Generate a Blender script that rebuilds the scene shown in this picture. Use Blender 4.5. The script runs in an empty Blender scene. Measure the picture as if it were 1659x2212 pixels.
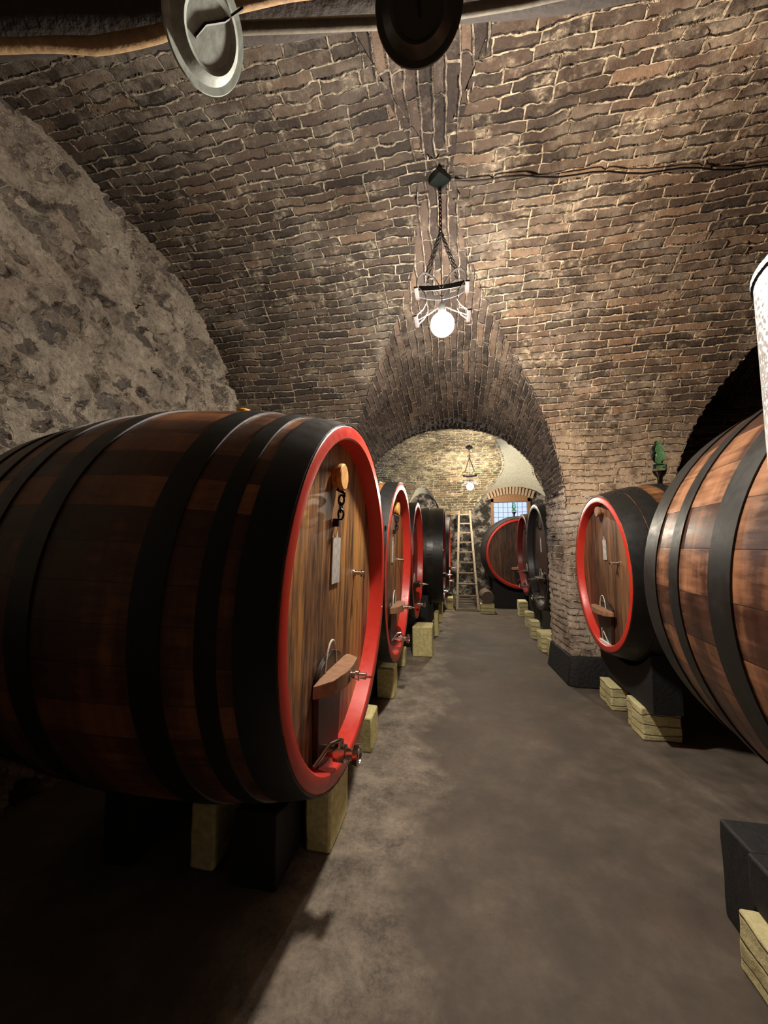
import bpy, math, random
import numpy as np
from mathutils import Vector, Matrix
random.seed(7)
PI = math.pi
sc = bpy.context.scene
COL = sc.collection

# ------------------------------------------------------------------ camera, world, lights, exposure
CAM = Vector((0, 0, 1.5))
YAW, PITCH, ROLL = math.radians(10.769), math.radians(4.409), math.radians(-0.4)
F = Vector((-math.sin(YAW)*math.cos(PITCH), math.cos(YAW)*math.cos(PITCH), math.sin(PITCH)))
R0v = Vector((math.cos(YAW), math.sin(YAW), 0)); U0 = R0v.cross(F)
Rv = R0v*math.cos(ROLL) + U0*math.sin(ROLL); Uv = -R0v*math.sin(ROLL) + U0*math.cos(ROLL)
cd = bpy.data.cameras.new('camera'); cam = bpy.data.objects.new('camera', cd); COL.objects.link(cam)
cd.sensor_fit = 'VERTICAL'; cd.sensor_height = 36; cd.lens = 36*834/2212; cd.clip_start = 0.02
cam.matrix_world = Matrix(((Rv.x, Uv.x, -F.x, CAM.x), (Rv.y, Uv.y, -F.y, CAM.y), (Rv.z, Uv.z, -F.z, CAM.z), (0, 0, 0, 1)))
sc.camera = cam
sc.view_settings.view_transform = 'Standard'; sc.view_settings.look = 'None'
sc.view_settings.gamma = 1; sc.view_settings.use_curve_mapping = False
sc.view_settings.exposure = 1.6
w = bpy.data.worlds.new('world'); sc.world = w; w.use_nodes = True
w.node_tree.nodes['Background'].inputs[0].default_value = (0.62, 0.74, 1.0, 1)
w.node_tree.nodes['Background'].inputs[1].default_value = 0.42
BULB_1 = 320.0      # radiance of the near bulb
BULB_2 = 290.0      # radiance of the far bulb
BULB_COL = (1.0, 0.90, 0.77)

# ------------------------------------------------------------------ mesh helpers
class MB:
    def __init__(s): s.v = []; s.f = []; s.uv = []
    def add(s, v, f, uv=None):
        n = len(s.v); s.v += [tuple(p) for p in v]; s.f += [tuple(i+n for i in q) for q in f]
        if uv is None: uv = [[(0, 0)]*len(q) for q in f]
        s.uv += uv
        return s
    def box(s, x0, x1, y0, y1, z0, z1, M=None):
        v = [(x, y, z) for x in (x0, x1) for y in (y0, y1) for z in (z0, z1)]
        if M: v = [tuple(M @ Vector(p)) for p in v]
        f = [(0,1,3,2),(4,6,7,5),(0,4,5,1),(2,3,7,6),(0,2,6,4),(1,5,7,3)]
        L = [(0,1),(0,1),(1,1),(1,1),(2,2),(2,2)]
        uv = []
        raw = [(x, y, z) for x in (x0, x1) for y in (y0, y1) for z in (z0, z1)]
        for q, t in zip(f, (0,0,1,1,2,2)):
            a, b = ((1,2),(0,2),(0,1))[t]
            uv.append([(raw[i][a], raw[i][b]) for i in q])
        return s.add(v, f, uv)
    def prism(s, pts, z0, z1, M=None):
        n = len(pts); v = [(x, y, z0) for x, y in pts] + [(x, y, z1) for x, y in pts]
        if M: v = [tuple(M @ Vector(p)) for p in v]
        f = [tuple(range(n))[::-1], tuple(range(n, 2*n))]
        for i in range(n): j = (i+1) % n; f.append((i, j, j+n, i+n))
        return s.add(v, f)
    def lathe(s, prof, seg=32, M=None, closed=False, a0=0, a1=2*PI, capA=False, capB=False):
        """prof: (along, radius); axis +X local; angle 0 at +Y going to +Z"""
        M = M or Matrix(); v = []; f = []; uv = []
        full = abs(a1-a0-2*PI) < 1e-6; na = seg if full else seg+1
        d = [0]
        for i in range(1, len(prof)): d.append(d[-1]+math.dist(prof[i], prof[i-1]))
        for a, r in prof:
            for k in range(na):
                t = a0+(a1-a0)*k/seg; v.append(tuple(M @ Vector((a, r*math.cos(t), r*math.sin(t)))))
        for i in range(len(prof)-1):
            for k in range(seg):
                k2 = (k+1) % na
                f.append((i*na+k, (i+1)*na+k, (i+1)*na+k2, i*na+k2))
                uv.append([(k/seg, d[i]), (k/seg, d[i+1]), ((k+1)/seg, d[i+1]), ((k+1)/seg, d[i])])
        if capA: f.append(tuple(range(na))); uv.append([(0, 0)]*na)
        if capB: f.append(tuple(range((len(prof)-1)*na, len(prof)*na))[::-1]); uv.append([(0, 0)]*na)
        return s.add(v, f, uv)
    def tube(s, pts, r, seg=8, closed=False):
        pts = [Vector(p) for p in pts]; n = len(pts); v = []; f = []
        rr = r if isinstance(r, (list, tuple)) else [r]*n
        up = None
        for i, p in enumerate(pts):
            if closed: t = pts[(i+1) % n]-pts[i-1]
            else: t = pts[min(i+1, n-1)]-pts[max(i-1, 0)]
            t.normalize()
            if up is None: up = Vector((0, 0, 1)) if abs(t.z) < .9 else Vector((1, 0, 0))
            a = (up - t*up.dot(t))
            if a.length < 1e-4: a = t.orthogonal()
            a.normalize(); b = t.cross(a); up = a
            for k in range(seg):
                an = 2*PI*k/seg; v.append(p+(a*math.cos(an)+b*math.sin(an))*rr[i])
        m = n if closed else n-1
        for i in range(m):
            for k in range(seg):
                j = (i+1) % n; k2 = (k+1) % seg
                f.append((i*seg+k, i*seg+k2, j*seg+k2, j*seg+k))
        if not closed:
            f.append(tuple(range(seg))[::-1]); f.append(tuple(range((n-1)*seg, n*seg)))
        return s.add(v, f)
    def band(s, pts, wdir, wid, th):
        """flat strap following pts, width along wdir, thickness th"""
        pts = [Vector(p) for p in pts]; n = len(pts); v = []; f = []
        for i, p in enumerate(pts):
            t = (pts[min(i+1, n-1)]-pts[max(i-1, 0)]).normalized()
            wd = Vector(wdir[i] if isinstance(wdir, list) else wdir); wd = (wd-t*wd.dot(t)).normalized(); nn = t.cross(wd)
            for a, b in ((-1,-1),(1,-1),(1,1),(-1,1)): v.append(p+wd*wid/2*a+nn*th/2*b)
        for i in range(n-1):
            for k in range(4): k2 = (k+1) % 4; f.append((i*4+k, i*4+k2, i*4+4+k2, i*4+4+k))
        f.append((3,2,1,0)); f.append(tuple(range(4*n-4, 4*n)))
        return s.add(v, f)
    def ball(s, c, r, seg=16, rings=10, sz=1):
        prof = [(-r*math.cos(PI*i/rings)*sz, max(r*math.sin(PI*i/rings), 1e-4)) for i in range(rings+1)]
        return s.lathe(prof, seg, Matrix.Translation(c) @ Matrix.Rotation(-PI/2, 4, 'Y'))
    def build(s, name, mat, parent=None, smooth=True, bevel=0, flat_angle=35, subd=0):
        me = bpy.data.meshes.new(name); me.from_pydata(s.v, [], s.f); me.update()
        ul = me.uv_layers.new(name='UVMap')
        arr = np.array([c for q in s.uv for c in q], dtype=np.float32).ravel()
        ul.data.foreach_set('uv', arr)
        import bmesh
        bm = bmesh.new(); bm.from_mesh(me); bmesh.ops.recalc_face_normals(bm, faces=bm.faces); bm.to_mesh(me); bm.free()
        if smooth:
            me.polygons.foreach_set('use_smooth', [True]*len(me.polygons))
            me.set_sharp_from_angle(angle=math.radians(flat_angle))
        me.materials.append(mat)
        o = bpy.data.objects.new(name, me); COL.objects.link(o)
        if parent: o.parent = parent
        if bevel:
            b = o.modifiers.new('bevel', 'BEVEL'); b.width = bevel; b.segments = 2; b.limit_method = 'ANGLE'
        return o

def thing(name, label, cat, loc=(0, 0, 0), rot=(0, 0, 0), group=None):
    o = bpy.data.objects.new(name, None); COL.objects.link(o); o.empty_display_size = .1
    o.location = loc; o.rotation_euler = rot; o['label'] = label; o['category'] = cat
    if group: o['group'] = group
    return o
def tag(o, label, cat, group=None):
    o['label'] = label; o['category'] = cat
    if group: o['group'] = group
    return o
def struct(o, label=None):
    o['kind'] = 'structure'
    if label: o['label'] = label
    return o

# ------------------------------------------------------------------ material helpers
class NT:
    def __init__(s, name):
        s.m = bpy.data.materials.new(name); s.m.use_nodes = True; s.t = s.m.node_tree
        s.b = s.t.nodes['Principled BSDF']; s.out = s.t.nodes['Material Output']
    def n(s, typ, **kw):
        nd = s.t.nodes.new(typ)
        for k, v in kw.items():
            if k.startswith('i_'):
                key = k[2:]; key = int(key) if key.isdigit() else key.replace('_', ' ')
                s.set(nd.inputs[key], v)
            else: setattr(nd, k, v)
        return nd
    def set(s, inp, v):
        if hasattr(v, 'is_output'): s.t.links.new(v, inp)
        elif hasattr(v, 'outputs'): s.t.links.new(v.outputs[0], inp)
        else:
            if isinstance(v, tuple) and len(v) == 3 and inp.type == 'RGBA': v = (*v, 1)
            inp.default_value = v
    def math(s, op, a, b=0.0, c=None, clamp=False):
        nd = s.t.nodes.new('ShaderNodeMath'); nd.operation = op; nd.use_clamp = clamp
        s.set(nd.inputs[0], a); s.set(nd.inputs[1], b)
        if c is not None: s.set(nd.inputs[2], c)
        return nd.outputs[0]
    def mix(s, f, a, b, blend='MIX'):
        nd = s.t.nodes.new('ShaderNodeMix'); nd.data_type = 'RGBA'; nd.blend_type = blend
        s.set(nd.inputs[0], f); s.set(nd.inputs[6], a); s.set(nd.inputs[7], b)
        return nd.outputs[2]
    def ramp(s, f, stops, interp='LINEAR'):
        nd = s.t.nodes.new('ShaderNodeValToRGB'); cr = nd.color_ramp; cr.interpolation = interp
        while len(cr.elements) < len(stops): cr.elements.new(.5)
        for e, (p, c) in zip(cr.elements, stops):
            e.position = p; e.color = (*c, 1) if len(c) == 3 else c
        s.set(nd.inputs[0], f); return nd.outputs[0]
    def gray(s, f, a, b, lo=0.0, hi=1.0):
        nd = s.t.nodes.new('ShaderNodeMapRange'); nd.clamp = True
        s.set(nd.inputs[0], f); nd.inputs[1].default_value = a; nd.inputs[2].default_value = b
        nd.inputs[3].default_value = lo; nd.inputs[4].default_value = hi
        return nd.outputs[0]
    def noise(s, vec, scale, detail=4, rough=.55, dist=0.0):
        nd = s.t.nodes.new('ShaderNodeTexNoise'); s.set(nd.inputs['Vector'], vec)
        nd.inputs['Scale'].default_value = scale; nd.inputs['Detail'].default_value = detail
        nd.inputs['Roughness'].default_value = rough; nd.inputs['Distortion'].default_value = dist
        return nd
    def vor(s, vec, scale, feature='F1'):
        nd = s.t.nodes.new('ShaderNodeTexVoronoi'); nd.feature = feature
        s.set(nd.inputs['Vector'], vec); nd.inputs['Scale'].default_value = scale
        return nd
    def mapping(s, vec, scale=(1,1,1), loc=(0,0,0), rot=(0,0,0)):
        nd = s.t.nodes.new('ShaderNodeMapping'); s.set(nd.inputs[0], vec)
        nd.inputs[1].default_value = loc; nd.inputs[2].default_value = rot; nd.inputs[3].default_value = scale
        return nd.outputs[0]
    def obj(s): return s.n('ShaderNodeTexCoord').outputs['Object']
    def uvc(s): return s.n('ShaderNodeTexCoord').outputs['UV']
    def bump(s, h, strength=.5, dist=.01):
        nd = s.n('ShaderNodeBump'); s.set(nd.inputs['Height'], h)
        nd.inputs['Strength'].default_value = strength; nd.inputs['Distance'].default_value = dist
        s.t.links.new(nd.outputs[0], s.b.inputs['Normal'])
    def base(s, c): s.set(s.b.inputs['Base Color'], c)
    def P(s, **kw):
        for k, v in kw.items(): s.set(s.b.inputs[k.replace('_', ' ')], v)
        return s
    def disp(s, h, scale, mid=0.5):
        nd = s.n('ShaderNodeDisplacement'); s.set(nd.inputs['Height'], h)
        nd.inputs['Scale'].default_value = scale; nd.inputs['Midlevel'].default_value = mid
        s.t.links.new(nd.outputs[0], s.out.inputs['Displacement']); s.m.displacement_method = 'BOTH'

def plain(name, col, rough=.5, metal=0.0, bumpy=0, spec=.5, coat=0):
    t = NT(name); t.P(Roughness=rough, Metallic=metal); t.b.inputs['Specular IOR Level'].default_value = spec
    if coat: t.b.inputs['Coat Weight'].default_value = coat
    if bumpy:
        n1 = t.noise(t.obj(), 35, 5); t.bump(n1.outputs[0], .4, bumpy)
        t.base(t.mix(t.gray(n1.outputs[0], .3, .7), tuple(c*.75 for c in col), tuple(min(1, c*1.2) for c in col)))
    else: t.base(col)
    return t.m

def brick_material(name, soot=0.0, mortar=(.42, .36, .27), tint=(1, 1, 1), lime=.5, right_warm=False, limecol=(.36, .31, .24), cov=(.46, .64), lowlime=False):
    t = NT(name); uv = t.uvc(); ob = t.obj()
    n1 = t.noise(uv, 9, 3); n2 = t.noise(uv, 2.2, 2)
    wob = t.n('ShaderNodeVectorMath', operation='SCALE'); 
    sub = t.n('ShaderNodeVectorMath', operation='SUBTRACT'); t.set(sub.inputs[0], n1.outputs['Color']); sub.inputs[1].default_value = (.5, .5, .5)
    t.set(wob.inputs[0], sub.outputs[0]); wob.inputs[3].default_value = .034
    sub2 = t.n('ShaderNodeVectorMath', operation='SUBTRACT'); t.set(sub2.inputs[0], n2.outputs['Color']); sub2.inputs[1].default_value = (.5, .5, .5)
    wob2 = t.n('ShaderNodeVectorMath', operation='SCALE'); t.set(wob2.inputs[0], sub2.outputs[0]); wob2.inputs[3].default_value = .07
    a1 = t.n('ShaderNodeVectorMath', operation='ADD'); t.set(a1.inputs[0], uv); t.set(a1.inputs[1], wob.outputs[0])
    a2 = t.n('ShaderNodeVectorMath', operation='ADD'); t.set(a2.inputs[0], a1.outputs[0]); t.set(a2.inputs[1], wob2.outputs[0])
    br = t.n('ShaderNodeTexBrick'); t.set(br.inputs['Vector'], a2.outputs[0])
    br.offset = .5; br.squash = .8; br.squash_frequency = 3
    br.inputs['Color1'].default_value = (0, 0, 0, 1); br.inputs['Color2'].default_value = (1, 1, 1, 1); br.inputs['Mortar'].default_value = (.5, .5, .5, 1)
    br.inputs['Scale'].default_value = 1; br.inputs['Mortar Size'].default_value = .0065; br.inputs['Mortar Smooth'].default_value = .35
    br.inputs['Bias'].default_value = 0; br.inputs['Brick Width'].default_value = .30; br.inputs['Row Height'].default_value = .072
    sh = t.n('ShaderNodeVectorMath', operation='ADD'); t.set(sh.inputs[0], a2.outputs[0]); sh.inputs[1].default_value = (.004, .0095, 0)
    b2 = t.n('ShaderNodeTexBrick'); t.set(b2.inputs['Vector'], sh.outputs[0]); b2.offset = .5; b2.squash = .8; b2.squash_frequency = 3
    b2.inputs['Scale'].default_value = 1; b2.inputs['Mortar Size'].default_value = .0055; b2.inputs['Mortar Smooth'].default_value = .2
    b2.inputs['Bias'].default_value = 0; b2.inputs['Brick Width'].default_value = .30; b2.inputs['Row Height'].default_value = .072
    gap = t.math('MULTIPLY', t.math('MULTIPLY', b2.outputs['Fac'], t.math('SUBTRACT', 1.0, br.outputs['Fac'])), t.gray(t.noise(ob, 6, 4, .7).outputs[0], .40, .52))
    rnd = t.math('ADD', br.outputs['Color'], t.math('MULTIPLY', t.math('SUBTRACT', t.noise(uv, 16, 4).outputs[0], .5), .5))
    bc = t.ramp(rnd, [(.0, (.026, .021, .019)), (.25, (.050, .036, .030)), (.48, (.088, .060, .046)), (.66, (.125, .085, .064)),
                      (.8, (.10, .082, .068)), (.92, (.20, .135, .09)), (1, (.26, .18, .125))])
    fine = t.noise(ob, 60, 5, .65).outputs[0]
    bc = t.mix(t.gray(fine, .3, .75, 0, .35), bc, (.20, .165, .13))
    # lime wash / efflorescence patches
    big = t.noise(ob, 1.1, 5, .6).outputs[0]; mid = t.noise(ob, 7, 5, .7).outputs[0]
    patch = t.math('MULTIPLY', t.gray(big, *cov), t.gray(mid, cov[0]-.05, cov[1]-.02))
    bc = t.mix(t.math('MULTIPLY', patch, lime), bc, limecol)
    if lowlime:
        sz = t.n('ShaderNodeSeparateXYZ'); t.set(sz.inputs[0], ob)
        lowm = t.math('MULTIPLY', t.gray(t.math('ADD', sz.outputs[2], t.math('MULTIPLY', t.math('SUBTRACT', big, .5), 2.2)), 2.85, 2.35), t.gray(sz.outputs[1], 3.3, 3.8))
        bc = t.mix(t.math('MULTIPLY', lowm, t.gray(mid, .34, .54, .15, .9)), bc, (.50, .42, .33))
    mort_n = t.noise(ob, 26, 4, .7).outputs[0]
    mc = t.mix(t.gray(mort_n, .38, .62), tuple(c*.28 for c in mortar), tuple(min(1, c*1.25) for c in mortar))
    spread = t.math('ADD', br.outputs['Fac'], t.math('MULTIPLY', t.gray(t.noise(ob, 5, 4, .7).outputs[0], .52, .7), t.gray(mort_n, .35, .6)), clamp=True)
    col = t.mix(br.outputs['Fac'], bc, mc)
    col = t.mix(t.math('MULTIPLY', spread, lime), col, mc)
    col = t.mix(t.math('MULTIPLY', gap, .85), col, (.012, .010, .009))
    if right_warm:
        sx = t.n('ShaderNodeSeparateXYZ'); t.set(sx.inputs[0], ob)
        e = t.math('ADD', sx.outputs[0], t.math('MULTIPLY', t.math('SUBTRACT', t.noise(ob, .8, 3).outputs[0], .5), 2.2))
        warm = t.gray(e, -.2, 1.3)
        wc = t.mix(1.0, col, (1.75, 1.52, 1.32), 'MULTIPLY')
        # bricks darker toward the left, lighter and warmer toward the right
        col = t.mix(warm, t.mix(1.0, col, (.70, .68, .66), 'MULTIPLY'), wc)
    st = t.gray(t.noise(ob, .75, 4, .6).outputs[0], .35, .65)
    col = t.mix(t.math('MULTIPLY', st, .6+soot*.4), col, t.mix(1.0, col, (.40, .38, .38), 'MULTIPLY'))
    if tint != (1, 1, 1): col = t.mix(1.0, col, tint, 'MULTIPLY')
    t.base(col); t.P(Roughness=.85); t.b.inputs['Specular IOR Level'].default_value = .3
    hb = t.math('SUBTRACT', 1.0, br.outputs['Fac'])
    h = t.math('ADD', t.math('MULTIPLY', hb, t.math('ADD', .45, t.math('MULTIPLY', br.outputs['Color'], .3))), t.math('MULTIPLY', fine, .22))
    h = t.math('ADD', h, t.math('MULTIPLY', mid, .25))
    ms = t.math('MULTIPLY', t.gray(t.noise(uv, 3.1, 3).outputs[0], .5, .66), t.math('MULTIPLY', t.gray(mort_n, .4, .7), br.outputs['Fac']))
    h = t.math('ADD', h, t.math('MULTIPLY', ms, 1.6))
    h = t.math('SUBTRACT', h, t.math('MULTIPLY', gap, .8))
    t.disp(h, .028)
    return t.m

def rubble_material(name, dark=0.0, amp=.17):
    t = NT(name); ob = t.obj()
    n0 = t.noise(ob, 2.2, 4, .6); 
    sub = t.n('ShaderNodeVectorMath', operation='SUBTRACT'); t.set(sub.inputs[0], n0.outputs['Color']); sub.inputs[1].default_value = (.5, .5, .5)
    sc1 = t.n('ShaderNodeVectorMath', operation='SCALE'); t.set(sc1.inputs[0], sub.outputs[0]); sc1.inputs[3].default_value = .5
    ad = t.n('ShaderNodeVectorMath', operation='ADD'); t.set(ad.inputs[0], ob); t.set(ad.inputs[1], sc1.outputs[0])
    st = t.mapping(ad.outputs[0], scale=(1, 1.0, 1.5))
    v1 = t.vor(st, 6.5); v2 = t.vor(st, 6.5, 'DISTANCE_TO_EDGE'); v3 = t.vor(t.mapping(ad.outputs[0], scale=(1,1,1.3)), 14)
    fine = t.noise(ob, 34, 8, .75).outputs[0]; mid = t.noise(ob, 7, 9, .72, .3).outputs[0]; big = t.noise(ob, 1.5, 4, .55).outputs[0]
    sep = t.n('ShaderNodeSeparateColor'); t.set(sep.inputs[0], v1.outputs['Color'])
    few = t.math('MULTIPLY', t.gray(sep.outputs[0], .60, .64), t.gray(t.math('ADD', v2.outputs[0], t.math('MULTIPLY', t.math('SUBTRACT', mid, .5), .25)), .015, .04))
    stone = t.ramp(sep.outputs[2], [(0, (.20, .17, .15)), (.4, (.34, .29, .24)), (.7, (.46, .39, .31)), (1, (.24, .22, .21))])
    plaster = t.ramp(t.math('ADD', t.math('MULTIPLY', mid, .65), t.math('MULTIPLY', big, .35)), [(.36, (.30, .25, .20)), (.45, (.56, .48, .39)), (.55, (.74, .65, .53)), (.68, (.86, .78, .65))])
    plaster = t.mix(t.gray(t.noise(ob, 2.6, 3).outputs[0], .5, .68, 0, .5), plaster, (.52, .38, .30))
    plaster = t.mix(t.gray(t.noise(t.mapping(ob, loc=(3, 7, 1)), 1.9, 3).outputs[0], .55, .7, 0, .5), plaster, (.34, .31, .28))
    col = t.mix(few, plaster, stone)
    pits = t.math('MULTIPLY', t.gray(v3.outputs[0], .0, .22, 1, 0), t.gray(mid, .46, .56))
    crev = t.gray(mid, .34, .42, 1, 0)
    col = t.mix(t.math('MAXIMUM', t.math('MULTIPLY', pits, .7), t.math('MULTIPLY', crev, .6)), col, (.07, .055, .045))
    col = t.mix(t.gray(fine, .38, .56, .55, 0), col, t.mix(1.0, col, (.40, .36, .33), 'MULTIPLY'))
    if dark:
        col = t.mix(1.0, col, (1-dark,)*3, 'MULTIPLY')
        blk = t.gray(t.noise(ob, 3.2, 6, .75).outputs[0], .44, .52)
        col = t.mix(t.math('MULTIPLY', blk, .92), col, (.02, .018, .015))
    t.base(col); t.P(Roughness=.95); t.b.inputs['Specular IOR Level'].default_value = .2
    h = t.math('ADD', t.math('MULTIPLY', few, t.math('ADD', .12, t.math('MULTIPLY', sep.outputs[1], .4))), t.math('MULTIPLY', mid, .9))
    h = t.math('SUBTRACT', h, t.math('MULTIPLY', pits, .35))
    h = t.math('ADD', h, t.math('MULTIPLY', fine, .30)); h = t.math('ADD', h, t.math('MULTIPLY', big, .6))
    t.disp(h, amp, .9)
    return t.m

def floor_material():
    t = NT('cellar_concrete'); ob = t.obj()
    big = t.noise(ob, .9, 6, .6).outputs[0]; mid = t.noise(ob, 4.5, 9, .7, .15).outputs[0]; fine = t.noise(ob, 50, 6, .75).outputs[0]
    c = t.ramp(t.math('ADD', t.math('MULTIPLY', big, .55), t.math('MULTIPLY', mid, .45)),
               [(.34, (.075, .06, .05)), (.46, (.125, .10, .08)), (.55, (.17, .138, .11)), (.66, (.25, .20, .16))])
    sx = t.n('ShaderNodeSeparateXYZ'); t.set(sx.inputs[0], ob)
    # scuffed pale strip where the old lime dust lies along the left casks
    strip = t.gray(t.math('ADD', sx.outputs[0], t.math('MULTIPLY', t.math('SUBTRACT', t.noise(ob, 2.2, 4).outputs[0], .5), 1.1)), -.12, -.36)
    strip = t.math('MULTIPLY', strip, t.gray(sx.outputs[0], -.95, -.70))
    grit = t.math('ADD', t.math('MULTIPLY', mid, .6), t.math('MULTIPLY', fine, .4))
    c = t.mix(t.math('MULTIPLY', strip, t.gray(grit, .40, .60, .05, .85)), c, (.46, .38, .30))
    c = t.mix(t.gray(grit, .38, .62, .35, 0), c, (.045, .036, .03))
    c = t.mix(t.gray(t.noise(ob, 1.7, 3).outputs[0], .55, .75, 0, .35), c, (.13, .07, .055))
    c = t.mix(t.gray(t.vor(ob, 9).outputs[0], 0, .06, .6, 0), c, (.03, .024, .02))
    c = t.mix(t.gray(fine, .35, .7, 0, .25), c, (.05, .04, .033))
    t.base(c); t.P(Roughness=t.gray(mid, .3, .7, .55, .85)); t.b.inputs['Specular IOR Level'].default_value = .35
    t.bump(t.math('ADD', mid, t.math('MULTIPLY', fine, .3)), .6, .012)
    return t.m

def stave_material(name, c0, c1, nst=40, rough=.42, hi=.15):
    """UV: u 0..1 round the cask, v metres along it"""
    t = NT(name); uv = t.uvc(); s = t.n('ShaderNodeSeparateXYZ'); t.set(s.inputs[0], uv); ob = t.obj()
    u = t.math('MULTIPLY', s.outputs[0], nst); fl = t.math('FLOOR', u); fr = t.math('FRACT', u)
    wn = t.n('ShaderNodeTexWhiteNoise', noise_dimensions='1D'); t.set(wn.inputs['W'], fl)
    cv = t.n('ShaderNodeCombineXYZ'); t.set(cv.inputs[0], t.math('MULTIPLY', s.outputs[0], 60.0)); t.set(cv.inputs[1], t.math('MULTIPLY', s.outputs[1], 1.6)); t.set(cv.inputs[2], t.math('MULTIPLY', wn.outputs[0], 9.0))
    g = t.noise(cv.outputs[0], 3.0, 6, .65).outputs[0]
    cross = t.n('ShaderNodeCombineXYZ'); t.set(cross.inputs[0], t.math('MULTIPLY', s.outputs[0], 9.0)); t.set(cross.inputs[1], t.math('MULTIPLY', s.outputs[1], 9.0)); t.set(cross.inputs[2], t.math('MULTIPLY', wn.outputs[0], .35))
    bl = t.noise(cross.outputs[0], .55, 5, .6).outputs[0]
    k = t.math('ADD', t.math('MULTIPLY', wn.outputs[0], .20), t.math('ADD', t.math('MULTIPLY', g, .35), t.math('MULTIPLY', bl, .80)))
    c = t.ramp(k, [(.46, tuple(x*.35 for x in c0)), (.64, c0), (.80, c1), (.95, tuple(min(1, x*(1+hi*4)) for x in c1))])
    seam = t.gray(t.math('ABSOLUTE', t.math('SUBTRACT', fr, .5)), .485, .497)
    c = t.mix(t.math('MULTIPLY', seam, .85), c, (.01, .006, .004))
    t.base(c); t.P(Roughness=t.gray(g, .3, .7, rough-.08, rough+.15))
    t.bump(t.math('SUBTRACT', t.math('MULTIPLY', g, .35), t.math('MULTIPLY', seam, .3)), .5, .004)
    return t.m

def head_material(name, c0, c1, cd, plank=.14, rough=.45):
    """object coords: y across, z up the head"""
    t = NT(name); ob = t.obj(); s = t.n('ShaderNodeSeparateXYZ'); t.set(s.inputs[0], ob)
    p = t.math('DIVIDE', s.outputs[1], plank); fl = t.math('FLOOR', p); fr = t.math('FRACT', p)
    wn = t.n('ShaderNodeTexWhiteNoise', noise_dimensions='1D'); t.set(wn.inputs['W'], fl)
    cv = t.n('ShaderNodeCombineXYZ'); t.set(cv.inputs[0], wn.outputs[0]); t.set(cv.inputs[1], t.math('MULTIPLY', s.outputs[1], 14.0)); t.set(cv.inputs[2], t.math('MULTIPLY', s.outputs[2], 1.5))
    g = t.noise(cv.outputs[0], 2.0, 7, .65, .4).outputs[0]
    cv2 = t.n('ShaderNodeCombineXYZ'); t.set(cv2.inputs[1], t.math('MULTIPLY', s.outputs[1], 6.0)); t.set(cv2.inputs[2], t.math('MULTIPLY', s.outputs[2], 1.0))
    g2 = t.noise(cv2.outputs[0], 1.2, 5, .6).outputs[0]
    k = t.math('ADD', t.math('MULTIPLY', g, .7), t.math('ADD', t.math('MULTIPLY', wn.outputs[0], .16), t.math('MULTIPLY', g2, .35)))
    c = t.ramp(k, [(.46, cd), (.57, c0), (.67, c1), (.78, tuple(min(1, x*1.35) for x in c1))])
    # boards darken below the middle of the head, most near its centre line
    low = t.math('MULTIPLY', t.gray(s.outputs[2], .1, -.75), t.gray(t.math('ABSOLUTE', s.outputs[1]), .45, .1, 0, .75))
    c = t.mix(t.math('MULTIPLY', low, t.gray(g2, .3, .6)), c, cd)
    seam = t.gray(t.math('ABSOLUTE', t.math('SUBTRACT', fr, .5)), .485, .498)
    c = t.mix(t.math('MULTIPLY', seam, .5), c, (.02, .012, .008))
    t.base(c); t.P(Roughness=rough)
    t.bump(t.math('SUBTRACT', t.math('MULTIPLY', g, .4), seam), .4, .003)
    return t.m

def paint(name, c, wear, rough=.35, wearcol=None):
    t = NT(name); ob = t.obj(); n1 = t.noise(ob, 14, 6, .7).outputs[0]; n2 = t.noise(ob, 3, 4).outputs[0]
    cc = t.mix(t.gray(n2, .3, .7, 0, .5), c, tuple(x*.7 for x in c))
    cc = t.mix(t.gray(n1, .62, .70, 0, wear), cc, wearcol or tuple(min(1, x*1.8+.05) for x in c))
    t.base(cc); t.P(Roughness=t.gray(n1, .3, .7, rough-.05, rough+.15)); t.bump(n1, .2, .003)
    return t.m

M = {}
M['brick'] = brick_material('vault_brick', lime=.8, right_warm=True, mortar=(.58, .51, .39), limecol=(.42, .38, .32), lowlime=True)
M['brick_aisle'] = brick_material('aisle_vault_brick', lime=.6, soot=.5, tint=(.92, .88, .90))
M['brick_unseen'] = brick_material('unseen_wall_brick', lime=.15, soot=.6, tint=(.55, .5, .45))  # brick of the unseen walls, kept dark so they bounce less light
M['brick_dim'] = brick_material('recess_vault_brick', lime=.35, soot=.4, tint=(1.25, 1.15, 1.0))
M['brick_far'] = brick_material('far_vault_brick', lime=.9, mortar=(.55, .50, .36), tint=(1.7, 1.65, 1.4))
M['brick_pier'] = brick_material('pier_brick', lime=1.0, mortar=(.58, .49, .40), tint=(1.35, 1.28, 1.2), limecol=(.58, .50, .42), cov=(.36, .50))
M['rubble'] = rubble_material('rubble_stone')
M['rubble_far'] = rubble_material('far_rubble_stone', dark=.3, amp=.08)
M['plaster'] = plain('lime_plaster', (.62, .59, .46), .9, bumpy=.01)
M['floor'] = floor_material()
M['plinth'] = plain('tarred_plinth', (.012, .012, .012), .75, bumpy=.035)
M['stave1'] = stave_material('cask_staves_dark', (.105, .038, .018), (.32, .12, .045), 46)
M['stave2'] = stave_material('cask_staves_orange', (.085, .037, .024), (.38, .175, .085), 34, .33)
M['stave3'] = stave_material('cask_staves_brown', (.10, .042, .018), (.30, .13, .05), 36)
M['stave4'] = stave_material('cask_staves_black', (.016, .014, .013), (.03, .02, .016), 36, .3)
M['head1'] = head_material('cask_head_amber', (.26, .13, .055), (.50, .245, .075), (.07, .038, .024))
M['head2'] = head_material('cask_head_brown', (.15, .075, .035), (.25, .125, .055), (.06, .032, .02))
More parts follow.
